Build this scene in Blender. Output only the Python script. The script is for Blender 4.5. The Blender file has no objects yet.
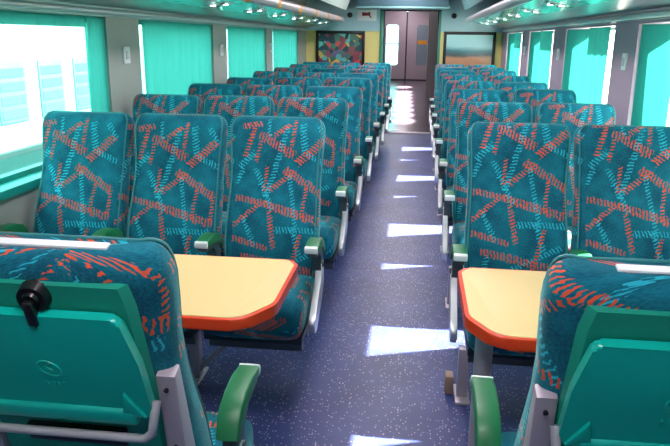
import bpy, bmesh, math, random
from mathutils import Vector, Matrix
random.seed(7)
SC = bpy.context.scene
COL = SC.collection
PI = math.pi
P = 1.03                      # seat pitch
XL, XR = -1.79, 1.237          # side walls (inner faces)
YE = 10.95                     # end wall
YB = -1.2                     # rear wall behind the viewer
CEIL = 2.32
SILL, HEAD = 0.79, 1.552      # window opening heights

# ------------------------------------------------------------------ materials
def s2l(c):
    return tuple(((v/255)/12.92 if v/255 <= .04045 else (((v/255)+.055)/1.055)**2.4) for v in c)

def mat(name, rgb, rough=.5, metal=0., coat=0., spec=.5, noise=0., nscale=40., bump=0., sheen=0.):
    m = bpy.data.materials.new(name); m.use_nodes = True
    nt = m.node_tree; b = nt.nodes['Principled BSDF']
    col = (*s2l(rgb), 1)
    b.inputs['Base Color'].default_value = col
    b.inputs['Roughness'].default_value = rough
    b.inputs['Metallic'].default_value = metal
    b.inputs['Specular IOR Level'].default_value = spec
    b.inputs['Coat Weight'].default_value = coat
    b.inputs['Sheen Weight'].default_value = sheen
    if noise or bump:
        tc = nt.nodes.new('ShaderNodeTexCoord')
        n = nt.nodes.new('ShaderNodeTexNoise'); n.inputs['Scale'].default_value = nscale
        n.inputs['Detail'].default_value = 4
        nt.links.new(tc.outputs['Object'], n.inputs['Vector'])
        if noise:
            mx = nt.nodes.new('ShaderNodeMix'); mx.data_type = 'RGBA'; mx.blend_type = 'MULTIPLY'
            mx.inputs['Factor'].default_value = 1
            r = nt.nodes.new('ShaderNodeMapRange')
            r.inputs['To Min'].default_value = 1-noise; r.inputs['To Max'].default_value = 1+noise
            nt.links.new(n.outputs['Fac'], r.inputs['Value'])
            mx.inputs[6].default_value = col
            nt.links.new(r.outputs[0], mx.inputs[7])
            nt.links.new(mx.outputs[2], b.inputs['Base Color'])
        if bump:
            bp = nt.nodes.new('ShaderNodeBump'); bp.inputs['Strength'].default_value = bump
            bp.inputs['Distance'].default_value = .002
            nt.links.new(n.outputs['Fac'], bp.inputs['Height'])
            nt.links.new(bp.outputs[0], b.inputs['Normal'])
    return m

def mat_emit(name, rgb, strength):
    m = bpy.data.materials.new(name); m.use_nodes = True
    b = m.node_tree.nodes['Principled BSDF']
    b.inputs['Base Color'].default_value = (*s2l(rgb), 1)
    b.inputs['Emission Color'].default_value = (*s2l(rgb), 1)
    b.inputs['Emission Strength'].default_value = strength
    return m

def mat_glass(name, rgb):
    m = bpy.data.materials.new(name); m.use_nodes = True
    nt = m.node_tree; nt.nodes.remove(nt.nodes['Principled BSDF'])
    out = nt.nodes['Material Output']
    t = nt.nodes.new('ShaderNodeBsdfTransparent'); t.inputs[0].default_value = (*s2l(rgb), 1)
    g = nt.nodes.new('ShaderNodeBsdfGlossy'); g.inputs['Roughness'].default_value = .03
    mx = nt.nodes.new('ShaderNodeMixShader'); mx.inputs[0].default_value = .06
    nt.links.new(t.outputs[0], mx.inputs[1]); nt.links.new(g.outputs[0], mx.inputs[2])
    nt.links.new(mx.outputs[0], out.inputs['Surface'])
    return m

def mat_curtain(name, rgb, trans):
    m = bpy.data.materials.new(name); m.use_nodes = True
    nt = m.node_tree; nt.nodes.remove(nt.nodes['Principled BSDF'])
    out = nt.nodes['Material Output']
    tc = nt.nodes.new('ShaderNodeTexCoord')
    w = nt.nodes.new('ShaderNodeTexNoise'); w.inputs['Scale'].default_value = 5
    mp = nt.nodes.new('ShaderNodeMapping'); mp.inputs['Scale'].default_value = (1, 5, .25)
    nt.links.new(tc.outputs['Object'], mp.inputs[0]); nt.links.new(mp.outputs[0], w.inputs['Vector'])
    ramp = nt.nodes.new('ShaderNodeMapRange')
    ramp.inputs['To Min'].default_value = .86; ramp.inputs['To Max'].default_value = 1.1
    nt.links.new(w.outputs['Fac'], ramp.inputs['Value'])
    mul = nt.nodes.new('ShaderNodeMix'); mul.data_type = 'RGBA'; mul.blend_type = 'MULTIPLY'; mul.inputs['Factor'].default_value = 1
    mul.inputs[6].default_value = (*s2l(trans), 1)
    nt.links.new(ramp.outputs[0], mul.inputs[7])
    d = nt.nodes.new('ShaderNodeBsdfDiffuse'); d.inputs[0].default_value = (*s2l(rgb), 1)
    t = nt.nodes.new('ShaderNodeBsdfTranslucent')
    nt.links.new(mul.outputs[2], t.inputs[0])
    mx = nt.nodes.new('ShaderNodeMixShader'); mx.inputs[0].default_value = .62
    nt.links.new(d.outputs[0], mx.inputs[1]); nt.links.new(t.outputs[0], mx.inputs[2])
    nt.links.new(mx.outputs[0], out.inputs['Surface'])
    return m

# --- woven seat fabric: bands of short stitched strokes, orange and pale blue, on deep teal
PX = .00145
def seg(x0, y0, x1, y1, w): # measured on the cloth, metres: u across, v down from the top edge
    a = Vector(((x0-177)*PX, -(y0-35)*PX)); b = Vector(((x1-177)*PX, -(y1-35)*PX))
    return a, b, w*PX*.5*.70
ORANGE = [(45,70,105,60,26),(85,70,55,165,22),(100,95,210,158,40),(210,45,200,130,17),(145,98,195,60,22),
 (105,115,90,180,18),(125,190,120,270,17),(135,268,210,205,26),(180,200,300,275,36),(215,182,305,105,36),
 (25,290,130,308,27),(120,308,305,362,36),(18,390,110,310,22),(140,330,160,445,23),(250,250,240,350,17),(302,270,300,350,17),
 (10,410,140,446,26),(60,470,300,520,32),(240,400,200,560,20),(40,560,300,600,30)]
CYAN = [(130,100,125,45,16),(185,75,125,290,22),(232,55,242,150,28),(90,200,150,330,22),(195,215,225,385,18),
 (38,195,88,150,26),(160,388,300,386,24),(240,150,312,182,22),(30,250,50,200,20),(215,380,240,470,20),(60,350,100,440,20),(80,480,60,600,22),(150,520,290,450,22),(280,60,310,110,24)]

def mat_fabric(name, k=1.0):
    m = bpy.data.materials.new(name); m.use_nodes = True
    nt = m.node_tree; b = nt.nodes['Principled BSDF']; N = nt.nodes.new; L = nt.links.new
    grp = bpy.data.node_groups.get('stitched_band')
    if not grp:
        grp = bpy.data.node_groups.new('stitched_band', 'ShaderNodeTree')
        I = grp.interface
        for nm, ty in (('Vec','NodeSocketVector'),('C','NodeSocketVector'),('T','NodeSocketVector'),('Nn','NodeSocketVector'),
                       ('Len','NodeSocketFloat'),('Wid','NodeSocketFloat'),('Ns','NodeSocketFloat')):
            I.new_socket(nm, in_out='INPUT', socket_type=ty)
        I.new_socket('Out', in_out='OUTPUT', socket_type='NodeSocketFloat')
        gi = grp.nodes.new('NodeGroupInput'); go = grp.nodes.new('NodeGroupOutput')
        def vm(op, a, bb):
            n = grp.nodes.new('ShaderNodeVectorMath'); n.operation = op
            grp.links.new(a, n.inputs[0]); grp.links.new(bb, n.inputs[1]); return n
        def mt(op, *ins):
            n = grp.nodes.new('ShaderNodeMath'); n.operation = op
            for i, v in enumerate(ins):
                if isinstance(v, (int, float)): n.inputs[i].default_value = v
                else: grp.links.new(v, n.inputs[i])
            return n.outputs[0]
        s = vm('SUBTRACT', gi.outputs['Vec'], gi.outputs['C']).outputs[0]
        t = vm('DOT_PRODUCT', s, gi.outputs['T']).outputs['Value']
        d = vm('DOT_PRODUCT', s, gi.outputs['Nn']).outputs['Value']
        ph = mt('MULTIPLY_ADD', t, 2*PI/.0142, mt('MULTIPLY_ADD', d, 140., mt('MULTIPLY', gi.outputs['Ns'], 7.)))
        st = mt('GREATER_THAN', mt('SINE', ph), .36)
        wl = mt('MULTIPLY', gi.outputs['Wid'], mt('ADD', mt('MULTIPLY', gi.outputs['Ns'], 1.5), .20))
        a = mt('LESS_THAN', mt('ABSOLUTE', d), wl)
        c = mt('LESS_THAN', mt('ABSOLUTE', t), gi.outputs['Len'])
        grp.links.new(mt('MULTIPLY', st, mt('MULTIPLY', a, c)), go.inputs[0])
    uv0 = N('ShaderNodeUVMap'); uv0.uv_map = 'UVMap'
    uv = N('ShaderNodeVectorMath'); uv.operation = 'WRAP'                 # the printed motif repeats across the cloth
    oi = N('ShaderNodeObjectInfo'); wn = N('ShaderNodeTexWhiteNoise'); wn.noise_dimensions = '1D'; L(oi.outputs['Random'], wn.inputs['W'])
    sh = N('ShaderNodeVectorMath'); sh.operation = 'MULTIPLY_ADD'; sh.inputs[1].default_value = (.10, .12, 0); sh.inputs[2].default_value = (-.05, -.06, 0)
    L(wn.outputs['Color'], sh.inputs[0])
    ad0 = N('ShaderNodeVectorMath'); L(uv0.outputs[0], ad0.inputs[0]); L(sh.outputs[0], ad0.inputs[1])
    uv.inputs[1].default_value = (.213, .03, 1); uv.inputs[2].default_value = (-.213, -.80, -1)
    L(ad0.outputs[0], uv.inputs[0])
    nz = N('ShaderNodeTexNoise'); nz.inputs['Scale'].default_value = 75; nz.inputs['Detail'].default_value = 1
    L(uv.outputs[0], nz.inputs['Vector'])
    def layer(segs):
        acc = None
        for sg in segs:
            a, bb, w = seg(*sg)
            c = (a+bb)/2; T = (bb-a).normalized()
            g = N('ShaderNodeGroup'); g.node_tree = grp
            L(uv.outputs[0], g.inputs['Vec']); L(nz.outputs['Fac'], g.inputs['Ns'])
            g.inputs['C'].default_value = (c.x, c.y, 0); g.inputs['T'].default_value = (T.x, T.y, 0)
            g.inputs['Nn'].default_value = (-T.y, T.x, 0)
            g.inputs['Len'].default_value = (bb-a).length/2; g.inputs['Wid'].default_value = w
            if acc is None: acc = g.outputs[0]
            else:
                x = N('ShaderNodeMath'); x.operation = 'MAXIMUM'; L(acc, x.inputs[0]); L(g.outputs[0], x.inputs[1]); acc = x.outputs[0]
        return acc
    oc, cc = layer(ORANGE), layer([(a, b_, c, d, w*1.15) for a, b_, c, d, w in CYAN])
    nb = N('ShaderNodeTexNoise'); nb.inputs['Scale'].default_value = 9; nb.inputs['Detail'].default_value = 6
    L(uv.outputs[0], nb.inputs['Vector'])
    cr = N('ShaderNodeValToRGB')
    cr.color_ramp.elements[0].position = .3; cr.color_ramp.elements[0].color = (*s2l((3,74,96)), 1)
    cr.color_ramp.elements[1].position = .75; cr.color_ramp.elements[1].color = (*s2l((14,126,144)), 1)
    nf = N('ShaderNodeTexNoise'); nf.inputs['Scale'].default_value = 190; nf.inputs['Detail'].default_value = 2; L(uv.outputs[0], nf.inputs['Vector'])
    hm = N('ShaderNodeMath'); hm.operation = 'MULTIPLY_ADD'; hm.inputs[1].default_value = .75; L(nf.outputs['Fac'], hm.inputs[0])
    hb = N('ShaderNodeMath'); hb.operation = 'SUBTRACT'; hb.inputs[1].default_value = .375; L(nb.outputs['Fac'], hb.inputs[0]); L(hb.outputs[0], hm.inputs[2])
    L(hm.outputs[0], cr.inputs[0])
    m1 = N('ShaderNodeMix'); m1.data_type = 'RGBA'; L(cc, m1.inputs['Factor']); L(cr.outputs[0], m1.inputs[6]); m1.inputs[7].default_value = (*s2l((40,178,198)), 1)
    m2 = N('ShaderNodeMix'); m2.data_type = 'RGBA'; L(oc, m2.inputs['Factor']); L(m1.outputs[2], m2.inputs[6]); m2.inputs[7].default_value = (*s2l((222,88,56)), 1)
    L(m2.outputs[2], b.inputs['Base Color'])
    b.inputs['Roughness'].default_value = .85; b.inputs['Specular IOR Level'].default_value = .25
    b.inputs['Sheen Weight'].default_value = .35; b.inputs['Sheen Roughness'].default_value = .4
    b.inputs['Sheen Tint'].default_value = (.35, .9, .85, 1)
    fz = N('ShaderNodeTexNoise'); fz.inputs['Scale'].default_value = 900
    L(uv.outputs[0], fz.inputs['Vector'])
    bp = N('ShaderNodeBump'); bp.inputs['Strength'].default_value = .35; bp.inputs['Distance'].default_value = .0015
    L(fz.outputs['Fac'], bp.inputs['Height']); L(bp.outputs[0], b.inputs['Normal'])
    return m

def mat_floor():
    m = mat('speckled_blue_vinyl', (70,76,140), rough=.42, spec=.35)
    nt = m.node_tree; b = nt.nodes['Principled BSDF']; N = nt.nodes.new; L = nt.links.new
    tc = N('ShaderNodeTexCoord')
    v = N('ShaderNodeTexVoronoi'); v.inputs['Scale'].default_value = 85; v.inputs['Randomness'].default_value = 1
    L(tc.outputs['Object'], v.inputs['Vector'])
    lt = N('ShaderNodeMath'); lt.operation = 'LESS_THAN'; lt.inputs[1].default_value = .24; L(v.outputs['Distance'], lt.inputs[0])
    sp = N('ShaderNodeSeparateColor'); L(v.outputs['Color'], sp.inputs[0])
    gt = N('ShaderNodeMath'); gt.operation = 'GREATER_THAN'; gt.inputs[1].default_value = .55; L(sp.outputs[0], gt.inputs[0])
    mu = N('ShaderNodeMath'); mu.operation = 'MULTIPLY'; L(lt.outputs[0], mu.inputs[0]); L(gt.outputs[0], mu.inputs[1])
    n = N('ShaderNodeTexNoise'); n.inputs['Scale'].default_value = 3; n.inputs['Detail'].default_value = 5; L(tc.outputs['Object'], n.inputs['Vector'])
    cr = N('ShaderNodeValToRGB')
    cr.color_ramp.elements[0].position = .3; cr.color_ramp.elements[0].color = (*s2l((40,51,98)), 1)
    cr.color_ramp.elements[1].position = .7; cr.color_ramp.elements[1].color = (*s2l((58,70,124)), 1)
    L(n.outputs['Fac'], cr.inputs[0])
    fl = N('ShaderNodeValToRGB')
    fl.color_ramp.elements[0].color = (*s2l((165,165,190)), 1); fl.color_ramp.elements[1].color = (*s2l((205,180,190)), 1)
    L(sp.outputs[1], fl.inputs[0])
    mx = N('ShaderNodeMix'); mx.data_type = 'RGBA'; L(mu.outputs[0], mx.inputs['Factor']); L(cr.outputs[0], mx.inputs[6]); L(fl.outputs[0], mx.inputs[7])
    L(mx.outputs[2], b.inputs['Base Color'])
    return m

def mat_picture(name, kind):
    m = mat(name, (128,128,128), rough=.12, coat=.6)
    nt = m.node_tree; b = nt.nodes['Principled BSDF']; N = nt.nodes.new; L = nt.links.new
    tc = N('ShaderNodeTexCoord')
    n = N('ShaderNodeTexNoise'); n.inputs['Detail'].default_value = 3
    cr = N('ShaderNodeValToRGB'); e = cr.color_ramp.elements
    if kind == 'crowd':
        n.inputs['Scale'].default_value = 11; L(tc.outputs['Object'], n.inputs['Vector'])
        v = N('ShaderNodeTexVoronoi'); v.inputs['Scale'].default_value = 13; L(tc.outputs['Object'], v.inputs['Vector'])
        sp = N('ShaderNodeSeparateColor'); L(v.outputs['Color'], sp.inputs[0])
        cols = [(0,(60,66,84)),(.25,(150,70,84)),(.42,(90,120,108)),(.55,(228,90,86)),(.66,(120,96,140)),(.78,(110,190,180)),(.9,(236,190,90))]
        src = sp.outputs[0]
    else:
        n.inputs['Scale'].default_value = 4
        mp = N('ShaderNodeMapping'); mp.inputs['Scale'].default_value = (.5, 1, 2.); L(tc.outputs['Object'], mp.inputs[0]); L(mp.outputs[0], n.inputs['Vector'])
        sx = N('ShaderNodeSeparateXYZ'); L(tc.outputs['Object'], sx.inputs[0])
        ad = N('ShaderNodeMath'); ad.operation = 'MULTIPLY_ADD'; L(sx.outputs[2], ad.inputs[0]); ad.inputs[1].default_value = 1.9; ad.inputs[2].default_value = .48
        ns = N('ShaderNodeMath'); ns.operation = 'MULTIPLY_ADD'; L(n.outputs['Fac'], ns.inputs[0]); ns.inputs[1].default_value = .22; ns.inputs[2].default_value = -.1
        sm = N('ShaderNodeMath'); sm.operation = 'ADD'; L(ad.outputs[0], sm.inputs[0]); L(ns.outputs[0], sm.inputs[1])
        cols = [(0,(196,146,112)),(.38,(204,150,116)),(.46,(92,104,104)),(.56,(84,140,146)),(.7,(170,222,226)),(1,(190,240,240))]
        src = sm.outputs[0]
    while len(e) < len(cols): e.new(.5)
    for el, (p, c) in zip(e, cols): el.position = p; el.color = (*s2l(c), 1)
    if kind == 'crowd': cr.color_ramp.interpolation = 'CONSTANT'
    L(src, cr.inputs[0]); L(cr.outputs[0], b.inputs['Base Color'])
    return m

M = {}
M['fabric'] = mat_fabric('stitched_teal_fabric')
M['piping'] = mat('pale_teal_piping', (30,122,126), .6, sheen=.3)
M['shell'] = mat('green_moulded_shell', (24,142,120), .38, noise=.06, nscale=90, bump=.15)
M['tray'] = mat('turquoise_plastic_tray', (6,170,154), .3, noise=.03, nscale=60, coat=.15)
M['armpad'] = mat('green_vinyl_arm_pad', (22,112,66), .42, noise=.05)
M['silver'] = mat('satin_aluminium', (206,212,212), .34, metal=.55, noise=.04)
M['bracket'] = mat('dark_grey_metal', (92,98,102), .4, metal=.4)
M['casting'] = mat('cast_aluminium', (182,188,190), .36, metal=.6)
M['steel'] = mat('painted_grey_steel', (176,166,176), .42, metal=.25)
M['black'] = mat('black_plastic', (16,15,18), .3)
M['dark'] = mat('dark_underseat_plastic', (26,44,48), .5)
M['white'] = mat('white_plastic', (235,238,238), .4)
M['beige'] = mat('brown_plastic_foot', (150,128,112), .6)
M['table'] = mat('cream_laminate', (238,208,146), .4, noise=.03, nscale=160)
M['rim'] = mat('orange_red_table_edge', (226,64,22), .4)
M['wall_left'] = mat('grey_laminate_left', (158,166,158), .45, noise=.03, nscale=8)
M['wall_right'] = mat('grey_laminate_right_tinted', (172,150,170), .45, noise=.03, nscale=8)  # one grey laminate on both walls; each side's light tint put into its colour
M['ceiling'] = mat('pale_grey_ceiling', (186,204,196), .5)
M['cove'] = mat('dull_teal_panel', (112,160,160), .4)
M['bluegrey'] = mat('blue_grey_laminate', (172,208,218), .4)
M['fascia'] = mat('slate_blue_fascia', (74,104,116), .45)
M['yellow'] = mat('yellow_laminate', (238,222,140), .45)
M['frame'] = mat('black_frame', (14,16,18), .35)
M['tealframe'] = mat('teal_window_rubber', (20,150,138), .4)
M['rack'] = mat('brushed_rack_metal', (150,176,172), .28, metal=.8, noise=.05, nscale=12)
M['rackmauve'] = mat('brushed_rack_metal_mauve', (166,156,170), .28, metal=.8, noise=.05, nscale=12)
M['rackglass'] = mat('teal_rack_panel', (60,205,192), .22, coat=.3)
M['tube'] = mat('aluminium_tube', (196,190,196), .3, metal=.5)
M['orange'] = mat('orange_tag', (240,160,40), .5)
M['door'] = mat('stainless_door', (196,180,190), .45, metal=.1, noise=.06, nscale=6)
M['passage'] = mat('dark_brown_laminate', (46,34,36), .75)
M['passagefloor'] = mat('worn_dark_vinyl', (104,86,98), .22, noise=.25, nscale=7)
M['strip'] = mat('bright_metal_strip', (226,214,220), .35, metal=.4)
M['green'] = mat('green_door_post', (60,140,118), .4)
M['red'] = mat('dark_red_ink', (150,10,28), .5)
M['glass'] = mat_glass('tinted_glass', (198,243,240))
M['clear'] = mat_glass('clear_glass', (248,250,250))
M['greyglass'] = mat('grey_reflective_glass', (150,164,176), .15, metal=.3)
M['curtain'] = mat_curtain('turquoise_curtain', (54,170,160), (88,158,152))
M['dimmed_curtain'] = mat_curtain('dimmed_turquoise_curtain', (44,160,150), (26,92,86))  # curtain cloth again, transmitted colour darkened to offset the direct sun
M['floor'] = mat_floor()
M['lamp'] = mat_emit('lit_lamp_diffuser', (255,240,248), 16.)
M['spot'] = mat_emit('lit_reading_lamp', (255,255,255), 2.2)
M['coachwhite'] = mat('white_coach_paint', (122,130,132), .5)
M['coachblue'] = mat('pale_blue_coach_paint', (80,126,128), .5)
M['coachglass'] = mat('coach_window_glass', (70,104,108), .3)
M['ground'] = mat('pale_ballast', (150,150,146), .9, noise=.2, nscale=5)
M['pic_crowd'] = mat_picture('abstract_coloured_picture', 'crowd')
M['pic_coast'] = mat_picture('hazy_landscape_picture', 'coast')

# ------------------------------------------------------------------ mesh helpers
def link(o, parent=None):
    COL.objects.link(o)
    if parent: o.parent = parent
    return o
def mesh_from(bm, name, material, smooth=None):
    me = bpy.data.meshes.new(name)
    bmesh.ops.recalc_face_normals(bm, faces=bm.faces[:])
    bm.to_mesh(me); bm.free()
    for mm in (material if isinstance(material, (list, tuple)) else [material]): me.materials.append(mm)
    if smooth is not None:
        me.polygons.foreach_set('use_smooth', [True]*len(me.polygons))
        me.set_sharp_from_angle(angle=math.radians(smooth))
    return me
def obj(name, me, parent=None, loc=None, rot=None):
    o = bpy.data.objects.new(name, me); link(o, parent)
    if loc: o.location = loc
    if rot: o.rotation_euler = rot
    return o
def tag(o, label=None, cat=None, group=None, kind=None):
    if label: o['label'] = label
    if cat: o['category'] = cat
    if group: o['group'] = group
    if kind: o['kind'] = kind
    return o
def empty(name, loc, rz=0, **k):
    o = bpy.data.objects.new(name, None); link(o); o.location = loc; o.rotation_euler = (0, 0, rz); o.empty_display_size = .1
    tag(o, **k); return o
def struct(name, me, parent=None):
    o = obj(name, me, parent)
    if not parent: o['kind'] = 'structure'
    return o

def box(bm, x0, x1, y0, y1, z0, z1, bev=0., segs=2):
    vs = [bm.verts.new((x, y, z)) for x in (x0, x1) for y in (y0, y1) for z in (z0, z1)]
    idx = [(0,1,3,2),(4,6,7,5),(0,4,5,1),(2,3,7,6),(0,2,6,4),(1,5,7,3)]
    fs = [bm.faces.new([vs[i] for i in f]) for f in idx]
    if bev:
        es = list({e for f in fs for e in f.edges})
        bmesh.ops.bevel(bm, geom=es, offset=bev, segments=segs, affect='EDGES', profile=.5)
def boxes(name, material, lst, bev=0., smooth=30):
    bm = bmesh.new()
    for b in lst: box(bm, *b, bev=bev)
    return mesh_from(bm, name, material, smooth)
def prism(bm, pts, axis, a0, a1, bev=0., segs=2):
    """extrude a 2D outline; axis 'x': pts=(y,z); 'y': pts=(x,z); 'z': pts=(x,y)"""
    def mk(p, a):
        return {'x': (a, p[0], p[1]), 'y': (p[0], a, p[1]), 'z': (p[0], p[1], a)}[axis]
    lo = [bm.verts.new(mk(p, a0)) for p in pts]; hi = [bm.verts.new(mk(p, a1)) for p in pts]
    n = len(pts)
    f0 = bm.faces.new(lo); f1 = bm.faces.new(hi[::-1])
    for i in range(n): bm.faces.new((lo[i], lo[(i+1) % n], hi[(i+1) % n], hi[i]))
    if bev:
        es = list(set(f0.edges) | set(f1.edges))
        bmesh.ops.bevel(bm, geom=es, offset=bev, segments=segs, affect='EDGES', profile=.5)
def rounded(pts, r, n=6):
    """round the corners of a 2D polygon; r scalar or per-corner list"""
    out = []; m = len(pts)
    for i in range(m):
        p = Vector(pts[i]); a = Vector(pts[i-1]); b = Vector(pts[(i+1) % m])
        ri = r[i] if isinstance(r, (list, tuple)) else r
        da, db = (a-p).normalized(), (b-p).normalized()
        if ri <= 0: out.append(tuple(p)); continue
        ang = da.angle(db); d = min(ri/math.tan(ang/2), (a-p).length*.49, (b-p).length*.49)
        s, e = p+da*d, p+db*d
        for k in range(n+1):
            t = k/n; q = (1-t)**2*s + 2*t*(1-t)*p + t*t*e
            out.append((q.x, q.y))
    return out
def tube(bm, pts, r, n=10, cap=True):
    pts = [Vector(p) for p in pts]; rings = []
    up0 = None
    for i, p in enumerate(pts):
        d = ((pts[min(i+1, len(pts)-1)]-p).normalized() + (p-pts[max(i-1, 0)]).normalized())
        d.normalize()
        if up0 is None:
            up0 = Vector((0, 0, 1)) if abs(d.z) < .9 else Vector((1, 0, 0))
        u = (up0 - d*up0.dot(d)).normalized(); up0 = u; w = d.cross(u)
        rings.append([bm.verts.new(p + (u*math.cos(2*PI*k/n) + w*math.sin(2*PI*k/n))*r) for k in range(n)])
    for a, b in zip(rings, rings[1:]):
        for k in range(n): bm.faces.new((a[k], a[(k+1) % n], b[(k+1) % n], b[k]))
    if cap: bm.faces.new(rings[0][::-1]); bm.faces.new(rings[-1])
def bar(bm, a, b, w, h):
    """rectangular bar between two points"""
    a, b = Vector(a), Vector(b); d = (b-a).normalized()
    s = d.cross(Vector((0, 0, 1))) if abs(d.z) < .95 else Vector((1, 0, 0))
    s.normalize(); t = d.cross(s)
    v = [bm.verts.new(p + s*i*w/2 + t*j*h/2) for p in (a, b) for i, j in ((-1,-1),(1,-1),(1,1),(-1,1))]
    for f in ((0,1,2,3),(7,6,5,4),(0,4,5,1),(1,5,6,2),(2,6,7,3),(3,7,4,0)): bm.faces.new([v[i] for i in f])
def superring(hw, hd, n, cnt=40, nr=None):
    out = []
    for k in range(cnt):
        th = 2*PI*k/cnt - PI/4*0
        s, c = math.sin(th), math.cos(th)
        m = nr if (nr and c < 0) else n
        out.append((hw*math.copysign(abs(s)**(2/m), s), -hd*math.copysign(abs(c)**(2/m), c)))
    return out
def loft(sections, name, material, vflip=0., cnt=40, smooth=60, swap=False, nr=None):
    """sections: (cx, cy, z, half width, half depth, exponent) -> closed lofted body with arc-length UVs;
    swap builds along y instead (cushions): section (cx, z centre, y, half width, half height, exponent)"""
    bm = bmesh.new(); uvl = bm.loops.layers.uv.new('UVMap'); rings = []; uvs = {}
    v = 0.; prev = None
    for (cx, cy, z, hw, hd, n) in sections:
        rg = superring(hw, hd, n, cnt, nr)
        if prev is not None: v += math.hypot(z-prev[0], (cy-hd)-(prev[1]))
        prev = (z, cy-hd)
        us = [0.]*cnt; s = 0.
        for k in range(1, cnt//2+1):
            s += math.hypot(rg[k][0]-rg[k-1][0], rg[k][1]-rg[k-1][1]); us[k] = s
        s = 0.
        for k in range(1, cnt//2):
            s += math.hypot(rg[-k][0]-rg[(-k+1) % cnt][0], rg[-k][1]-rg[(-k+1) % cnt][1]); us[cnt-k] = -s
        ring = []
        for k, (x, y) in enumerate(rg):
            co = (cx+x, cy+y, z) if not swap else (cx+x, z, cy-y)
            w = bm.verts.new(co); ring.append(w); uvs[w] = (us[k], v)
        rings.append(ring)
    for a, b in zip(rings, rings[1:]):
        for k in range(cnt):
            bm.faces.new((a[k], a[(k+1) % cnt], b[(k+1) % cnt], b[k]))
    bm.faces.new(rings[0][::-1]); bm.faces.new(rings[-1])
    vmax = v
    for f in bm.faces:
        uu = [uvs[l.vert][0] for l in f.loops]
        flip = max(uu)-min(uu) > .3 and len(uu) == 4
        for l in f.loops:
            u, vv = uvs[l.vert]
            if flip and u < 0: u += 2*max(abs(q) for q in uu)
            l[uvl].uv = (u, vv-vmax+vflip)
    return mesh_from(bm, name, material, smooth)

# ------------------------------------------------------------------ camera
f_px = 678.1
pit, yaw, roll = math.radians(15.228), math.radians(6.761), math.radians(.739)
fw = Vector((-math.sin(yaw)*math.cos(pit), math.cos(yaw)*math.cos(pit), -math.sin(pit)))
rt = fw.cross(Vector((0, 0, 1))).normalized(); up = rt.cross(fw)
r2 = rt*math.cos(roll)+up*math.sin(roll); u2 = up*math.cos(roll)-rt*math.sin(roll)
R = Matrix((r2, u2, -fw)).transposed()
cam = bpy.data.cameras.new('camera'); cam.sensor_width = 36; cam.lens = f_px/670*36; cam.clip_start = .05; cam.clip_end = 300
co = bpy.data.objects.new('camera', cam); link(co)
co.matrix_world = Matrix.Translation((0, 0, 1.45)) @ R.to_4x4()
SC.camera = co

# ------------------------------------------------------------------ the shell of the coach
def wall_with_holes(name, x_in, x_out, holes, y0, y1, z0, z1, material):
    """wall slab in the YZ plane with rounded window openings"""
    bm = bmesh.new()
    ys = [y0]+[v for h in holes for v in h]+[y1]
    for i in range(0, len(ys), 2): box(bm, x_in, x_out, ys[i], ys[i+1], z0, z1)
    for a, b in holes:
        box(bm, x_in, x_out, a, b, z0, SILL); box(bm, x_in, x_out, a, b, HEAD, z1)
        r = .07; n = 6                      # rounded corners of the opening at the outer skin
        xo0, xo1 = (x_out-.02, x_out) if x_out > 0 else (x_out, x_out+.02)
        for cy, sy in ((a, 1), (b, -1)):
            for cz, sz in ((SILL, 1), (HEAD, -1)):
                pts = [(cy, cz)]+[(cy+sy*r*(1-math.sin(t*PI/2/n)), cz+sz*r*(1-math.cos(t*PI/2/n))) for t in range(n+1)]
                prism(bm, pts, 'x', xo0, xo1)
    return struct(name, mesh_from(bm, name, material))
left_holes = [(.2, 1.78), (2.28, 3.85), (4.32, 5.93), (6.36, 8.05), (8.41, 10.17)]
right_holes = [(.70, 2.13), (2.68, 4.22), (4.71, 6.24), (6.80, 8.29), (8.85, 10.34)]
wall_with_holes('wall_left', XL, XL-.12, left_holes, YB, YE, 0, CEIL, M['wall_left'])
wall_with_holes('wall_right', XR, XR+.20, right_holes, YB, YE, 0, CEIL, M['wall_right'])
struct('wall_rear', boxes('wall_rear', M['bluegrey'], [(XL-.12, XR+.12, YB-.1, YB, 0, CEIL)]))
struct('floor', boxes('floor', M['floor'], [(XL-.12, XR+.12, YB-.1, YE, -.1, 0)]))
bm = bmesh.new()
ceil_pts = [(XL-.12, CEIL+.12), (XL-.12, CEIL), (-1.2, CEIL), (-.7, CEIL-.02), (.35, CEIL-.02), (.85, CEIL), (XR+.12, CEIL), (XR+.12, CEIL+.12)]
prism(bm, ceil_pts, 'y', YB-.1, YE+.1)
struct('ceiling', mesh_from(bm, 'ceiling', M['ceiling']))
# end wall with the doorway
DX0, DX1, DTOP = -.573, .266, 1.868
struct('wall_end', boxes('wall_end', M['yellow'], [(XL, DX0, YE, YE+.08, 0, 1.565), (DX1, XR, YE, YE+.08, 0, 1.565)]))
struct('wall_end_upper', boxes('wall_end_upper', M['bluegrey'], [(XL, DX0, YE-.02, YE+.08, 1.565, CEIL), (DX1, XR, YE-.02, YE+.08, 1.565, CEIL), (DX0, DX1, YE, YE+.08, DTOP, CEIL)], bev=.004))
struct('trim_1', boxes('trim_1', M['green'], [(DX0-.06, DX0, YE-.035, YE+.09, 0, DTOP+.05), (DX1, DX1+.035, YE-.035, YE+.09, 0, DTOP+.05)], bev=.004))
struct('trim_2', boxes('trim_2', M['frame'], [(DX0, DX0+.012, YE-.03, YE+.09, 0, DTOP), (DX1-.02, DX1, YE-.03, YE+.09, 0, DTOP), (DX0-.06, DX1+.035, YE-.04, YE+.09, DTOP, DTOP+.045)], bev=.003))
struct('trim_3', boxes('trim_3', M['strip'], [(DX0, DX1, YE-.06, YE+.06, 0, .014)], bev=.004))
struct('trim_4', boxes('trim_4', M['fascia'], [(-.95, .385, YE-.5, YE-.02, 1.915, CEIL)], bev=.015))
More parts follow.
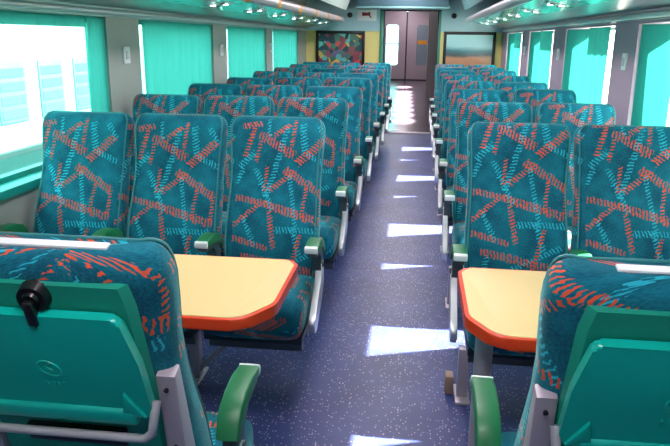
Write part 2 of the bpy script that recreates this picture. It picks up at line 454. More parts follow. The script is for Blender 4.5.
struct('trim_5', boxes('trim_5', M['cove'], [(-.965, .40, YE-.515, YE-.02, 1.885, 1.915)], bev=.006))
# passage to the next coach and its far door
PY = 25.5
struct('floor_passage', boxes('floor_passage', M['passagefloor'], [(-1.45, .45, YE, PY+.5, -.1, 0)]))
struct('ceiling_passage', boxes('ceiling_passage', M['cove'], [(-1.45, .45, YE+.1, PY+.5, 2.62, 2.7)]))
struct('wall_passage_left', boxes('wall_passage_left', M['passage'], [(-1.45, -1.35, YE+.08, PY+.1, 0, 2.62)]))
struct('wall_passage_right', boxes('wall_passage_right', M['passage'], [(.266, .37, YE+.08, PY+.1, 0, 2.62)]))
# far double door (structure)
D = empty('door_1', (0, PY, 0)); D['kind'] = 'structure'
def leaf(x0, x1, nm):
    wx0, wx1, wz0, wz1 = x0+.10, x1-.27 if x0 < -.5 else x1-.06, .54, 1.95
    if x0 > -.5: wx0 = x0+.34
    bm = bmesh.new()
    box(bm, x0, wx0, 0, .05, .03, 2.42); box(bm, wx1, x1, 0, .05, .03, 2.42)
    box(bm, wx0, wx1, 0, .05, .03, wz0); box(bm, wx0, wx1, 0, .05, wz1, 2.42)
    r = .09
    for cx, sx in ((wx0, 1), (wx1, -1)):
        for cz, sz in ((wz0, 1), (wz1, -1)):
            pts = [(cx, cz)]+[(cx+sx*r*(1-math.sin(t*PI/12)), cz+sz*r*(1-math.cos(t*PI/12))) for t in range(7)]
            prism(bm, pts, 'y', 0, .05)
    o = obj('door_leaf', mesh_from(bm, 'door_leaf', M['door']), D)
    return o, (wx0, wx1, wz0, wz1)
lf, q = leaf(-1.34, -.535, 'l')
obj('window_bar', boxes('window_bar', M['door'], [(q[0], q[1], .0, .03, 1.27, 1.31)]), lf)
obj('glass_pane', boxes('glass_pane', M['glass'], [(q[0], q[1], .02, .026, q[2], q[3])]), lf)
rl, q = leaf(-.485, .31, 'r')
obj('glass_pane', boxes('glass_pane', M['greyglass'], [(q[0]-.01, q[1]+.01, .02, .03, q[2], q[3])]), rl)
obj('sticker', boxes('sticker', M['orange'], [(q[0]+.04, q[1]-.02, .012, .018, 1.28, 1.42)]), rl)
obj('rubber_seal', boxes('rubber_seal', M['frame'], [(-.535, -.485, .01, .06, .03, 2.40)]), D)
obj('door_frame', boxes('door_frame', M['frame'], [(-1.36, .40, -.03, .08, 2.42, 2.62), (-1.36, .40, -.02, .08, 0, .04)]), D)

# windows: frame and pane; the left ones glazed in pale teal
for k, (a, b) in enumerate(left_holes):
    w = struct('window_%d' % (k+1), boxes('window', M['tealframe'], [(XL-.118, XL-.07, a, b, SILL, SILL+.03), (XL-.118, XL-.07, a, b, HEAD-.03, HEAD), (XL-.118, XL-.07, a, a+.03, SILL, HEAD), (XL-.118, XL-.07, b-.03, b, SILL, HEAD)], bev=.004))
    obj('glass_pane', boxes('glass_pane', M['glass'], [(XL-.098, XL-.093, a+.02, b-.02, SILL+.02, HEAD-.02)]), w)
    obj('window_sill', boxes('window_sill', M['tealframe'], [(XL-.07, XL+.03, a-.03, b+.03, SILL-.035, SILL+.006)], bev=.006), w)
for k, (a, b) in enumerate(right_holes):
    w = struct('window_%d' % (k+10), boxes('window', M['silver'], [(XR+.15, XR+.198, a, b, SILL, SILL+.02), (XR+.15, XR+.198, a, b, HEAD-.02, HEAD), (XR+.15, XR+.198, a, a+.015, SILL, HEAD), (XR+.15, XR+.198, b-.015, b, SILL, HEAD)]))
    obj('glass_pane', boxes('glass_pane', M['clear'], [(XR+.19, XR+.195, a, b, SILL, HEAD)]), w)
    obj('window_sill', boxes('window_sill', M['tealframe'], [(XR-.03, XR+.15, a-.03, b+.03, SILL-.035, SILL+.006)], bev=.006), w)

# ------------------------------------------------------------------ curtains
def curtain_mesh(x, y0, y1, z0, z1, y0b=None, folds=14, amp=.008, x1=None, cloth='curtain'):
    """hanging pleated cloth; x1: the far end sweeps over to that x"""
    bm = bmesh.new(); n = max(12, int((y1-y0)*60)); rows = 10; g = []
    for j in range(rows+1):
        t = j/rows; z = z1+(z0-z1)*t
        ya = y0+((y0b if y0b is not None else y0)-y0)*t
        r = []
        for i in range(n+1):
            s = i/n; y = ya+(y1-ya)*s
            ph = y*folds*2*PI/1.45
            xx = x if x1 is None else x+(x1-x)*(s*s*(3-2*s))
            r.append(bm.verts.new((xx+amp*(.55+.45*t)*(math.sin(ph)+.4*math.sin(2.3*ph+j*.15)), y, z)))
        g.append(r)
    for a, b in zip(g, g[1:]):
        for i in range(n): bm.faces.new((a[i], a[i+1], b[i+1], b[i]))
    return mesh_from(bm, 'curtain', M[cloth], 180)
GC = 'turquoise window curtains'
o = obj('curtain', curtain_mesh(XL-.016, 3.66, 3.87, SILL+.003, HEAD-.003, folds=34, amp=.010))
tag(o, 'turquoise curtain drawn back to the far edge of the open left window', 'curtain', GC)
o = obj('window_valance', curtain_mesh(XL-.03, 2.30, 3.66, HEAD-.06, HEAD-.003, folds=8, amp=.005))
tag(o, 'short turquoise valance along the top of the open left window', 'valance')
o = obj('curtain', curtain_mesh(XL-.016, .21, 1.77, SILL+.003, HEAD-.003, folds=7))
tag(o, 'closed turquoise curtain on the left wall beside the viewer', 'curtain', GC)
for k, (a, b) in enumerate(left_holes[2:]):
    o = obj('curtain', curtain_mesh(XL-.014, a+.075, b+.015, SILL+.003, HEAD-.003, folds=7))
    tag(o, 'closed turquoise curtain, '+['nearest closed one on the left wall, behind the first rows', 'middle one of the closed ones on the left wall', 'last on the left wall before the yellow end panel'][k], 'curtain', GC)
rn = ['at a right window behind the viewer', 'at the nearest right window in view', 'at the second right window from the front', 'at the third right window from the front', 'at the last right window before the yellow panel']
for k, (a, b) in enumerate(right_holes):
    if k == 0:
        o = obj('curtain', curtain_mesh(XR+.014, a+.01, 2.12, SILL+.003, HEAD-.003, folds=8, cloth='dimmed_curtain')); tag(o, 'turquoise curtain '+rn[k], 'curtain', GC); continue
    o = obj('curtain', curtain_mesh(XR+.16, a+1.28, b+.01, SILL+.003, HEAD-.003, y0b=(a+1.42 if k == 1 else None), folds=9, x1=XR+.012, cloth='dimmed_curtain'))
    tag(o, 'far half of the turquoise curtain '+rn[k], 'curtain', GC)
    o = obj('curtain', curtain_mesh(XR+.012, a+.14, a+.77, SILL+.003, HEAD-.003, folds=8, cloth='dimmed_curtain'))
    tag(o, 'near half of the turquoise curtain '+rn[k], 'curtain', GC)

# ------------------------------------------------------------------ luggage racks
def rack(name, sx, wall, label, pan):
    """sx=+1: rack on the left wall reaching towards the aisle"""
    t = empty(name, (wall, 0, 1.575 if sx > 0 else 1.59), label=label, cat='luggage rack', group='overhead luggage racks')
    y0, y1 = -.8, YE-.25
    X = lambda d: sx*d*(1.05 if sx > 0 else .975)
    bm = bmesh.new()
    pts = [(X(.02), .03), (X(.535), .135), (X(.535), .15), (X(.02), .05)]
    prism(bm, pts if sx > 0 else pts[::-1], 'y', y0, y1); obj('rack_shelf', mesh_from(bm, 'rack_shelf', M[pan]), t)
    bm = bmesh.new(); tube(bm, [(X(.56), y0, .15), (X(.56), y1, .15)], .042, 18); fr = obj('front_rail', mesh_from(bm, 'front_rail', M['tube'], 40), t)
    bm = bmesh.new(); tube(bm, [(X(.035), y0, .002), (X(.035), y1, .002)], .017, 12); obj('wall_rail', mesh_from(bm, 'wall_rail', M['silver'], 40), t)
    bm = bmesh.new(); prism(bm, [(X(0.003), -.022), (X(.03), -.022), (X(.03), .05), (X(0.003), .05)][::sx], 'y', y0, y1); obj('wall_rail_backing', mesh_from(bm, 'wall_rail_backing', M[pan], 40), t)
    bm = bmesh.new()                                                  # glossy outer half of the underside; teal curtain reflection put into its colour
    pts = [(X(.27), .071), (X(.525), .122), (X(.525), .128), (X(.27), .077)]
    prism(bm, pts if sx > 0 else pts[::-1], 'y', y0+.01, y1-.01); obj('shelf_panel', mesh_from(bm, 'shelf_panel', M['rackglass']), t)
    k = 0; y = .55
    while y < y1-.5:
        bm = bmesh.new(); pts = [(X(.31), .074), (X(.45), .102), (X(.45), .112), (X(.31), .084)]
        prism(bm, pts if sx > 0 else pts[::-1], 'y', y+.02, y+.22, .002); lu = obj('reading_light_unit', mesh_from(bm, 'reading_light_unit', M['silver']), t)
        for j in range(4):
            dx = .35+.06*(j//2); yy = y+.07+.09*(j % 2); dz = .074+(dx-.31)*.2-.002
            bm = bmesh.new()
            bmesh.ops.create_cone(bm, cap_ends=True, segments=12, radius1=.020, radius2=.016, depth=.008, matrix=Matrix.Translation((X(dx), yy, dz)))
            obj('reading_lamp', mesh_from(bm, 'reading_lamp', M['spot'] if j % 3 == 0 else M['black']), lu)
        if sx > 0:
            bm = bmesh.new(); tube(bm, [(X(.56), y+.02, .15), (X(.56), y+.12, .15)], .0435, 18); obj('orange_number_tag', mesh_from(bm, 'orange_number_tag', M['orange'], 40), fr)
        y += P; k += 1
    # sloping cove panel above the rail up to the ceiling
    return t
rack('luggage_rack', 1, XL, 'grey metal luggage rack with orange tags on its rail above the left windows', 'rack')
rack('luggage_rack', -1, XR, 'grey mauve metal luggage rack above the right windows', 'rackmauve')
bm = bmesh.new()
prism(bm, [(-1.14, 1.86), (-1.12, 1.86), (-.93, CEIL), (-.97, CEIL)], 'y', YB, YE-.45)
struct('trim_6', mesh_from(bm, 'trim_6', M['ceiling']))
bm = bmesh.new()
prism(bm, [(.62, 1.86), (.64, 1.86), (.49, CEIL), (.45, CEIL)], 'y', YB, YE-.45)
struct('trim_7', mesh_from(bm, 'trim_7', M['cove']))

# ceiling lamps over the aisle, then added lights in the passage
for k, y in enumerate((.3, 2.4, 4.5, 6.6, 8.7, 9.9)):  # the farthest one is added to brighten the end wall
    t = empty('ceiling_lamp', (-.2, y, CEIL-.02), label='long white ceiling lamp over the aisle', cat='lamp', group='ceiling lamps over the aisle, the farthest one added')
    obj('lamp_housing', boxes('lamp_housing', M['white'], [(-.17, .17, -.62, .62, -.03, 0)], bev=.008), t)
    obj('lamp_diffuser', boxes('lamp_diffuser', M['lamp'], [(-.14, .14, -.58, .58, -.04, -.028)]), t)
for k, y in enumerate((14.0, 17.5, 21.0, 24.3)):  # unseen lamps added to brighten the passage and the far door
    t = empty('ceiling_lamp', (-.55, y, 2.62), label='%s added lamp brightening the passage beyond the doorway' % ('nearest', 'second', 'third', 'farthest')[k], cat='lamp')
    obj('lamp_housing', boxes('lamp_housing', M['white'], [(-.17, .17, -.62, .62, -.03, 0)], bev=.008), t)
    obj('lamp_diffuser', boxes('lamp_diffuser', M['lamp'], [(-.14, .14, -.58, .58, -.04, -.028)]), t)
for k in range(10):  # narrow spots added to draw the bright streak on the passage floor
    y = 12.6+1.02*k; x = -.24-.022*(y-12.3)
    t = empty('added_downlight', (x, y, 2.62), label='added unseen spot making the bright streak on the passage floor', cat='lamp', group='added downlights in the passage')
    bm = bmesh.new(); bmesh.ops.create_cone(bm, cap_ends=False, segments=20, radius1=.06, radius2=.05, depth=.03, matrix=Matrix.Translation((0, 0, -.015)))
    obj('rim', mesh_from(bm, 'rim', M['silver'], 40), t)
    sp = bpy.data.lights.new('added_downlight_bulb', 'SPOT'); sp.energy = 3600; sp.spot_size = math.radians(10.5 + k*.3); sp.spot_blend = .7; sp.shadow_soft_size = .03
    so_ = bpy.data.objects.new('added_downlight_bulb', sp); link(so_, t); so_.location = (0, 0, -.02); so_.scale = (1, 2.6, 1)
# switch plates on the pillars
def plate(x, y, z, sx, label):
    t = empty('switch_plate', (x, y, z), label=label, cat='switch', group='small white plates on the window pillars')
    x0, x1 = (0, .012) if sx > 0 else (-.012, 0)
    p0, p1 = (.012, .017) if sx > 0 else (-.017, -.012)
    obj('cover', boxes('cover', M['white'], [(x0, x1, -.045, .045, -.05, .05)], bev=.003), t)
    obj('rocker', boxes('rocker', M['silver'], [(p0, p1, -.02, .02, -.025, .025)], bev=.001), t)
for k in range(3): plate(XL, 4.09+2.07*k, 1.335, 1, 'small white switch plate on the '+['nearest', 'second nearest', 'farthest'][k]+' grey pillar of the left wall')
for k in range(3): plate(XR, 4.40+2.07*k, 1.335, -1, 'small white plate on the '+['nearest', 'second nearest', 'farthest'][k]+' pillar of the right wall')

# ------------------------------------------------------------------ end wall things
def picture(x0, x1, z0, z1, material, label):
    cx, cz = (x0+x1)/2, (z0+z1)/2; hw, hh = (x1-x0)/2, (z1-z0)/2
    t = empty('framed_picture', (cx, YE, cz), label=label, cat='picture', group='framed pictures on the end wall')
    f = .045
    obj('picture_frame', boxes('picture_frame', M['frame'], [(-hw, -hw+f, -.03, 0, -hh, hh), (hw-f, hw, -.03, 0, -hh, hh), (-hw+f, hw-f, -.03, 0, hh-f, hh), (-hw+f, hw-f, -.03, 0, -hh, -hh+f)], bev=.003), t)
    obj('picture_sheet', boxes('picture_sheet', material, [(-hw+f, hw-f, -.014, -.004, -hh+f, hh-f)]), t)
picture(-1.635, -.862, .95, 1.567, M['pic_crowd'], 'black framed picture of many mixed colours beside the left of the doorway')
picture(.35, 1.139, .92, 1.573, M['pic_coast'], 'black framed hazy landscape picture on the end wall beside the right rows')
t = empty('wall_sign', (-.84, YE-.02, 1.80), label='white sign with a dark red mark above the yellow panel', cat='sign')
obj('board', boxes('board', M['white'], [(-.15, .15, -.012, 0, -.08, .09)], bev=.003), t)
bm = bmesh.new()
prism(bm, [(-.075, -.01), (.03, -.005), (.06, -.04), (.075, -.035), (.05, .005), (.05, .05), (.03, .05), (.02, .04), (-.075, .045)], 'y', -.017, -.012)
obj('mark', mesh_from(bm, 'mark', M['red']), t)
for x, z, lab in ((-1.105, 1.803, 'small black round fitting beside the white sign'), (.489, 1.802, 'small black round fitting above the landscape picture')):
    t = empty('wall_fitting', (x, YE-.02, z), label=lab, cat='fitting', group='black fittings on the end wall')
    bm = bmesh.new(); bmesh.ops.create_cone(bm, cap_ends=True, segments=20, radius1=.042, radius2=.036, depth=.03, matrix=Matrix.Translation((0, -.015, 0)) @ Matrix.Rotation(PI/2, 4, 'X'))
    obj('casing', mesh_from(bm, 'casing', M['black'], 40), t)
    bm = bmesh.new(); bmesh.ops.create_uvsphere(bm, u_segments=12, v_segments=8, radius=.018, matrix=Matrix.Translation((0, -.032, 0)))
    obj('centre_button', mesh_from(bm, 'centre_button', M['dark'], 60), t)

# ------------------------------------------------------------------ tables
def table(x0, x1, y0, y1, aisle, label, legs):
    t = empty('folding_table', ((x0+x1)/2, (y0+y1)/2, 0), label=label, cat='table', group='tables between the facing seats')
    hx, hy = (x1-x0)/2, (y1-y0)/2
    c = .075
    if aisle > 0: base = [(-hx, -hy), (hx-.07, -hy), (hx, -hy+.13), (hx, hy-.05), (hx-.03, hy), (-hx, hy)]; rr = [0, .09, .11, .03, .03, 0]
    else: base = [(hx, hy), (-hx+.03, hy), (-hx, hy-.05), (-hx, -hy+.13), (-hx+.07, -hy), (hx, -hy)]; rr = [0, .03, .03, .11, .09, 0]
    outl = rounded(base, rr)
    bm = bmesh.new(); prism(bm, outl, 'z', .666, .700, .006); obj('edge_band', mesh_from(bm, 'edge_band', M['rim'], 35), t)
    s = lambda p: (p[0]*(1-.012/hx), p[1]*(1-.012/hy))
    bm = bmesh.new(); prism(bm, [s(p) for p in outl], 'z', .692, .7025, .002); obj('tabletop', mesh_from(bm, 'tabletop', M['table'], 35), t)
    for (lx, ly) in legs:
        bm = bmesh.new(); X, Y = lx-(x0+x1)/2, ly-(y0+y1)/2
        tube(bm, [(X, Y, .0), (X, Y, .667)], .027, 18); lg = obj('leg', mesh_from(bm, 'leg', M['steel'], 40), t)
        bm = bmesh.new(); bmesh.ops.create_cone(bm, cap_ends=True, segments=20, radius1=.06, radius2=.04, depth=.02, matrix=Matrix.Translation((X, Y, .01))); obj('foot_plate', mesh_from(bm, 'foot_plate', M['steel'], 40), lg)
    bx = -hx+.01 if aisle > 0 else hx-.01
    bm = bmesh.new(); box(bm, min(bx, bx+.05*aisle), max(bx, bx+.05*aisle), -hy+.05, hy-.05, .55, .666, .004); obj('wall_bracket', mesh_from(bm, 'wall_bracket', M['steel']), t)
table(XL+.035, -.383, 1.68, 2.225, 1, 'cream topped table with orange edge beside the open left window', [(-1.1, 1.95)])
table(.158, XR-.035, 1.67, 2.24, -1, 'cream topped table with orange edge among the right seats', [(.228, 1.90)])

# ------------------------------------------------------------------ seats
CACHE = {}
def cached(key, fn):
    if key not in CACHE: CACHE[key] = fn()
    return CACHE[key]
ZP = .425                                  # backrest pivot height
def back_sections(hw):
    S = []
    #      z     front bulge centre y, half depth, width factor
    prof = [(.00, .03, .045, .94), (.06, .02, .058, .97), (.14, .012, .066, .985), (.24, .012, .064, .975), (.34, .02, .056, .96),
            (.42, .026, .050, .95), (.50, .028, .050, .955), (.57, .024, .054, .975), (.63, .022, .056, .99), (.66, .024, .054, .99)]
    for z, cy, hd, wf in prof: S.append((0, cy, z, hw*wf, hd, 5.5))
    r = .055
    for a in (15, 30, 45, 60, 75, 88):
        s, c = math.sin(math.radians(a)), math.cos(math.radians(a))
        S.append((0, .025, .66+r*s, hw*.99-r*.72*(1-c), .053*(.35+.65*c), 5.0))
    return S
def build_piping(hw):
    bm = bmesh.new(); L = []; 
    S = [s for s in back_sections(hw)]
    for (cx, cy, z, w, hd, n) in S: L.append((w*.945, cy-hd*.93, z))
    pts = L + [(-x, y, z) for x, y, z in L[::-1]]
    tube(bm, pts, .0034, 6)
    return mesh_from(bm, 'piping', M['piping'], 60)
def build_shell(hw):
    S = back_sections(hw); bm = bmesh.new()
    # rear shell follows the back of the cushion, just proud of it
    rows = []
    zs = [(s[2], s[1]+s[4]) for s in S[:10]]
    zz = [(-.02, zs[0][1])]+[q for q in zs if q[0] < .64]+[(.672, .076)]
    o0 = .012
    for z, yb in zz:
        w = hw*(.83-.05*z/.6)-(.008 if z > .65 else 0)
        rows.append([bm.verts.new(p) for p in ((-w, yb-.004, z), (-w+.012, yb+o0, z), (w-.012, yb+o0, z), (w, yb-.004, z))])
    for a, b in zip(rows, rows[1:]):
        for i in range(3): bm.faces.new((a[i], a[i+1], b[i+1], b[i]))
        bm.faces.new((a[3], a[0], b[0], b[3]))
    bm.faces.new(rows[0]); bm.faces.new(rows[-1][::-1])
    return mesh_from(bm, 'back_shell', M['shell'], 35)
def build_cushion(hw):
    S = []
    for y, h, wf in ((-.385, .030, .80), (-.382, .055, .88), (-.37, .072, .94), (-.34, .082, .965), (-.28, .084, .97), (-.18, .080, .97), (-.08, .076, .97), (.01, .07, .96), (.015, .03, .9)):
        S.append((0, .375 - (0 if y > -.36 else .012), y, hw*wf, h, 5.0))
    S = [(a, b, c, d, e, n) for a, b, c, d, e, n in S]
    return loft(S, 'seat_cushion', M['fabric'], vflip=-.25, swap=True)
PADTOP = [(-.255, .650), (-.19, .654), (-.125, .651), (-.08, .637), (-.052, .611), (-.036, .572)]
def build_pad(sx):
    # padded top, level in front and curving down to the pivot at the rear
    pr = [(-.255, .622)]+PADTOP+[(-.060, .562), (-.075, .590), (-.098, .610), (-.13, .620)]
    bm = bmesh.new(); prism(bm, pr, 'x', -.027, .027, .006); return mesh_from(bm, 'armrest_pad', M['armpad'], 40)
def build_padcap():
    bm = bmesh.new(); prism(bm, rounded([(-.268, .622), (-.268, .649), (-.253, .651), (-.253, .622)], [.008, .008, 0, 0]), 'x', -.0265, .0265, .004); return mesh_from(bm, 'armrest_end_cap', M['white'], 40)
def build_padbase():
    pr = [(-.256, .606), (-.256, .623), (-.13, .621), (-.098, .611), (-.074, .591), (-.059, .563), (-.062, .505), (-.085, .478), (-.12, .50), (-.125, .570), (-.16, .600)]
    bm = bmesh.new(); prism(bm, pr, 'x', -.017, .021, .003); return mesh_from(bm, 'armrest_base', M['bracket'], 40)
def build_side():
    # bright aisle-side casting that sweeps from under the armrest down to the front of the seat
    pr = rounded([(-.055, .545), (-.105, .540), (-.135, .47), (-.25, .385), (-.315, .345), (-.30, .292), (-.235, .288), (-.10, .375), (-.045, .44)], [.03, .03, .06, .04, .025, .025, .05, .08, .03])
    bm = bmesh.new(); prism(bm, pr, 'x', -.013, .013, .006, 3); return mesh_from(bm, 'side_casting', M['casting'], 40)
def build_bolt():
    bm = bmesh.new(); bmesh.ops.create_cone(bm, cap_ends=True, segments=14, radius1=.014, radius2=.011, depth=.012, matrix=Matrix.Translation((.022, -.095, .525)) @ Matrix.Rotation(PI/2, 4, 'Y')); return mesh_from(bm, 'hinge_bolt', M['dark'], 40)
def build_pan(w):
    return boxes('seat_pan', M['dark'], [(-w*.94, w*.94, -.345, -.02, .262, .30)], bev=.006)
def build_beam(sp):
    return boxes('cross_beam', M['bracket'], [(-sp/2, sp/2, -.30, -.26, .215, .262), (-sp/2, sp/2, -.16, -.12, .215, .262)])
def build_leg(brace):
    bm = bmesh.new(); box(bm, -.022, .022, -.21, -.16, 0.006, .225, .003)
    box(bm, -.03, .03, -.26, -.10, 0, .012, .003)
    if brace: bar(bm, (0, -.185, .03), (brace*.19, -.185, .225), .03, .022)
    return mesh_from(bm, 'leg', M['steel'], 30)
def add_arm(root, x, sidepanel, outx):
    a = obj('armrest', cached('base', build_padbase), root, (x, 0, 0))
    if outx < 0: a.scale = (-1, 1, 1)
    obj('armrest_pad', cached('pad', lambda: build_pad(1)), a)
    obj('armrest_end_cap', cached('cap', build_padcap), a)
    obj('hinge_bolt', cached('bolt', build_bolt), a)
    if sidepanel: obj('side_casting', cached('side', build_side), root, (x+outx*.010, 0, 0))
def make_seat(X, Y, hw, spacing, label, group, arms=(), casting=None, legs=(), rec=.12, rz=0., detail=False):
    root = empty('train_seat', (X, Y, 0), rz, label=label, cat='seat', group=group)
    r = (-rec, 0, 0); zp = ZP+(.010 if detail else 0)
    b = obj('backrest', cached(('b', hw, detail), lambda: loft(back_sections(hw), 'backrest', M['fabric'], vflip=-.36 if detail else 0, nr=3.2)), root, (0, 0, zp), r)
    obj('piping', cached(('p', hw), lambda: build_piping(hw)), b)
    sh = obj('back_shell', cached(('s', hw), lambda: build_shell(hw)), root, (0, 0, zp), r)
    obj('seat_cushion', cached(('c', hw), lambda: build_cushion(hw)), root)
    obj('seat_pan', cached(('pan', hw), lambda: build_pan(hw)), root)
    obj('cross_beam', cached(('beam', hw), lambda: build_beam(hw*1.8)), root)
    for x in arms: add_arm(root, x, casting == x, 1 if x > 0 else -1)
    for x, br in legs:
        l = obj('leg', cached(('leg', br), lambda: build_leg(br)), root, (x, 0, 0))
    if detail:
        tw = hw*.80
        # fold-up tray
        zt, zb = .626, .40
        outl = rounded([(-tw, zb), (tw, zb), (tw-.006, zt-.10), (tw-.026, zt), (-tw+.026, zt), (-tw+.006, zt-.10)], [.012, .012, .02, .015, .015, .02])
        bm = bmesh.new(); prism(bm, outl, 'y', .094, .114, .006, 3)
        tr = obj('tray_table', mesh_from(bm, 'tray_table', M['tray'], 35), root, (0, 0, zp), r)
        bm = bmesh.new(); box(bm, -tw+.03, tw-.03, .088, .122, zb-.018, zb+.02, .008, 3)
        obj('tray_lip', mesh_from(bm, 'tray_lip', M['tray'], 35), tr)
        # small pointed hinge ears at the lower corners
        for s in (-1, 1):
            bm = bmesh.new(); prism(bm, [(s*(tw-.012), zb+.005), (s*(tw-.055), zb+.012), (s*(tw-.045), zb+.062)][::s], 'y', .112, .121, .002)
            obj('tray_ear', mesh_from(bm, 'tray_ear', M['tray'], 35), tr)
        # moulded emblem: an oval ring with an S curve and letters beneath
        bm = bmesh.new(); ex, ez = 0., .508
        def el(t, a=.022, b_=.015, tl=-.55):
            x, z = a*math.cos(t), b_*math.sin(t); return (ex-(x*math.cos(tl)-z*math.sin(tl)), .1145, ez+x*math.sin(-tl)*-1+z*math.cos(tl))
        ring = [el(2*PI*k/36) for k in range(37)]
        tube(bm, ring, .0021, 6, cap=False)
        sc = []
        for k in range(21):
            t = k/20; a = t*2*PI
            sc.append((ex+.0065*math.sin(a)*(1 if True else 0)-(t-.5)*.006*-1, .1145, ez+.010-(t)*.020))
        tube(bm, sc, .0020, 6)
        obj('emblem', mesh_from(bm, 'emblem', M['tray'], 60), tr)
        cu = bpy.data.curves.new('letters', 'FONT'); cu.body = 'AVTEC'; cu.size = .013; cu.extrude = .0008; cu.align_x = 'CENTER'; cu.space_character = 1.25
        tmp = bpy.data.objects.new('tmp', cu); link(tmp)
        dg = bpy.context.evaluated_depsgraph_get(); me = bpy.data.meshes.new_from_object(tmp.evaluated_get(dg)); bpy.data.objects.remove(tmp)
        me.transform(Matrix.Translation((0, .1146, .468)) @ Matrix.Rotation(PI, 4, 'Z') @ Matrix.Rotation(PI/2, 4, 'X'))
        me.materials.clear(); me.materials.append(M['tray'])
        obj('emblem_letters', me, tr)
        # turning latch
        bm = bmesh.new()
        rx = Matrix.Rotation(PI/2, 4, 'X')
        bmesh.ops.create_cone(bm, cap_ends=True, segments=32, radius1=.026, radius2=.030, depth=.018, matrix=Matrix.Translation((0, .094, .650)) @ rx)
        la = obj('tray_latch', mesh_from(bm, 'tray_latch', M['black'], 40), root, (0, 0, zp), r)
        bm = bmesh.new(); bmesh.ops.create_cone(bm, cap_ends=True, segments=24, radius1=.013, radius2=.016, depth=.008, matrix=Matrix.Translation((0, .105, .652)) @ rx)
        obj('latch_boss', mesh_from(bm, 'latch_boss', M['black'], 40), la)
        bm = bmesh.new(); box(bm, -.009, .009, .106, .120, .606, .656, .004); obj('latch_tab', mesh_from(bm, 'latch_tab', M['black'], 40), la)
        # tray support bar with bent ends
        bm = bmesh.new()
        pts = [(-tw-.004, .10, .430), (-tw-.002, .118, .405), (-tw+.004, .126, .374), (-tw+.02, .128, .360)]
        pts = pts+[(tw*(k/10-.5)*1.8, .128, .359) for k in range(1, 10)]+[(-x, y, z) for x, y, z in pts[::-1]]
        tube(bm, pts, .0085, 10); obj('tray_bar', mesh_from(bm, 'tray_bar', M['tube'], 60), root, (0, 0, zp), r)
        bm = bmesh.new(); box(bm, -.10, .10, .085, .104, .300, .340, .006); obj('bar_rest', mesh_from(bm, 'bar_rest', M['black'], 40), root, (0, 0, zp), r)
        # pressed metal plates covering the recliner at both edges
        for s in (-1, 1):
            bm = bmesh.new()
            pr = [(.045, .47), (.078, .47), (.092, .30), (.090, -.02), (.045, -.02)]
            prism(bm, pr, 'x', s*hw*.80, s*(hw*.97), .004)
            pl = obj('side_plate', mesh_from(bm, 'side_plate', M['steel'], 35), root, (0, 0, zp), r)
            for z in (.44, .30, .16):
                bm = bmesh.new(); bmesh.ops.create_cone(bm, cap_ends=True, segments=12, radius1=.005, radius2=.004, depth=.006, matrix=Matrix.Translation((s*hw*.885, .091 if z < .4 else .082, z)) @ rx)
                obj('screw', mesh_from(bm, 'screw', M['black'], 40), pl)
        # pale strip along the top edge of the back
        bm = bmesh.new(); box(bm, -.118, .118, .022, .040, .712, .719, .002); obj('head_strip', mesh_from(bm, 'head_strip', M['white'], 40), root, (0, 0, zp), r)
    return root
HWL, SPL = .2155, .45
HWR, SPR = .220, .452
B = .30
rec = [[0, 0, .01], [0, -.01, .01], [.01, 0, 0], [-.05, 0, .04], [0, .01, -.01], [.01, -.01, 0], [0, .02, -.02], [-.01, -.01, 0]]
recR = [[0, 0], [.01, -.01], [0, -.06], [-.01, .02], [0, 0], [.01, -.03], [0, 0], [0, 0]]
LN = ['aisle', 'middle', 'window']
G = 'patterned seats facing the viewer'
ROWS = ['first row behind the table', 'second row behind the table', 'third row behind the table', 'fourth row behind the table', 'fifth row behind the table', 'sixth row behind the table', 'last row but one', 'last row by the end wall']
for r in range(8):
    Y = 2.80+P*r
    for c in range(3):
        X = -.620-SPL*c
        make_seat(X, Y, HWL, SPL, 'patterned %s seat of the left block, %s' % (LN[c], ROWS[r]), G,
                  arms=((.225, -.225) if c == 2 else (.225,)), casting=.225 if c == 0 else None,
                  legs=(((.155, 1),) if c == 1 else ((-.1, 0),) if c == 2 else ()), rec=B+rec[r][c])
    for c in range(2):
        X = .440+SPR*c
        make_seat(X, Y, HWR, SPR, 'patterned %s seat of the right block, %s' % (('aisle', 'window')[c], ROWS[r]), G,
                  arms=((-.25, .226) if c == 0 else (.24,)), casting=-.25 if c == 0 else None,
                  legs=(((-.205, 0),) if c == 0 else ((.15, 0),)), rec=B+recR[r][c])
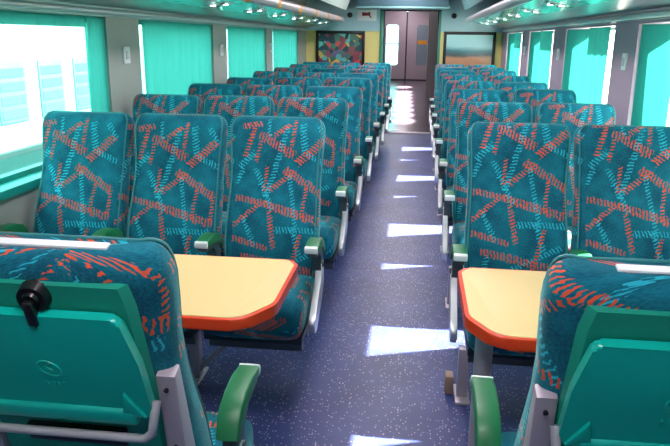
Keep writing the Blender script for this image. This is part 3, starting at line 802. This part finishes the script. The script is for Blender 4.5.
# beige foot covers beside the first right leg
# the two nearest seats, seen from behind
make_seat(-.620, 1.27, HWL, SPL, 'nearest left seat seen from behind, green back with closed tray and black latch', 'seats seen from behind', arms=(-.225, .225), casting=-.225,
          legs=((.1, 0), (-.1, 0)), rec=.30, rz=PI, detail=True)
make_seat(.437, 1.29, HWR, SPR, 'nearest right seat seen from behind, green back with closed tray', 'seats seen from behind', arms=(.25, -.226), casting=.25,
          legs=((.1, 0), (-.1, 0)), rec=.30, rz=PI, detail=True)
o = obj('pipe_cover', boxes('pipe_cover', M['beige'], [(.165, .200, 2.62, 2.68, 0, .085)], bev=.008))
tag(o, 'small brown block on the floor beside the leg of the first right aisle seat', 'floor block')

# ------------------------------------------------------------------ outside
g = struct('ground_outside', boxes('ground_outside', M['ground'], [(-60, 60, -40, 80, -1.35, -1.25)]))
t = empty('railway_coach', (-5.6, 6.5, -1.25), label='pale railway coach standing outside the open left window', cat='train')
bm = bmesh.new(); prism(bm, rounded([(-1.4, .7), (1.4, .7), (1.4, 3.2), (.9, 3.75), (-.9, 3.75), (-1.4, 3.2)], [.05, .05, .3, .4, .4, .3]), 'y', -9, 9)
obj('body', mesh_from(bm, 'body', M['coachwhite'], 35), t)
obj('colour_band', boxes('colour_band', M['coachblue'], [(1.39, 1.415, -9, 9, .75, 1.45)]), t)
for k in range(16):
    y = -4.0+k*.79
    wn = obj('window', boxes('window', M['coachblue'], [(1.395, 1.415, y, y+.52, 1.80, 2.43)], bev=.008), t)
    obj('shutter', boxes('shutter', M['coachglass'], [(1.415, 1.42, y+.04, y+.48, 1.85+.14*j, 1.94+.14*j) for j in range(4)]), wn)
obj('underframe', boxes('underframe', M['dark'], [(-1.2, 1.2, -8.8, 8.8, .0, .7)]), t)

# ------------------------------------------------------------------ light
wd = bpy.data.worlds.new('sky'); SC.world = wd; wd.use_nodes = True
bg = wd.node_tree.nodes['Background']
bg.inputs[0].default_value = (.93, .98, 1, 1); bg.inputs[1].default_value = 4.6
sun = bpy.data.lights.new('sun', 'SUN'); sun.energy = 75; sun.angle = math.radians(.6); sun.color = (1, .86, .70)
so = bpy.data.objects.new('sun', sun); link(so)
so.rotation_euler = Vector((-1, -.36, -.945)).to_track_quat('-Z', 'Y').to_euler()

vs = SC.view_settings
vs.view_transform = 'Standard'; vs.look = 'None'; vs.gamma = 1; vs.exposure = .66; vs.use_curve_mapping = False
SC.cycles.max_bounces = 10; SC.cycles.diffuse_bounces = 5; SC.cycles.transparent_max_bounces = 12
SC.cycles.sample_clamp_indirect = 6
SC.cycles.use_denoising = True
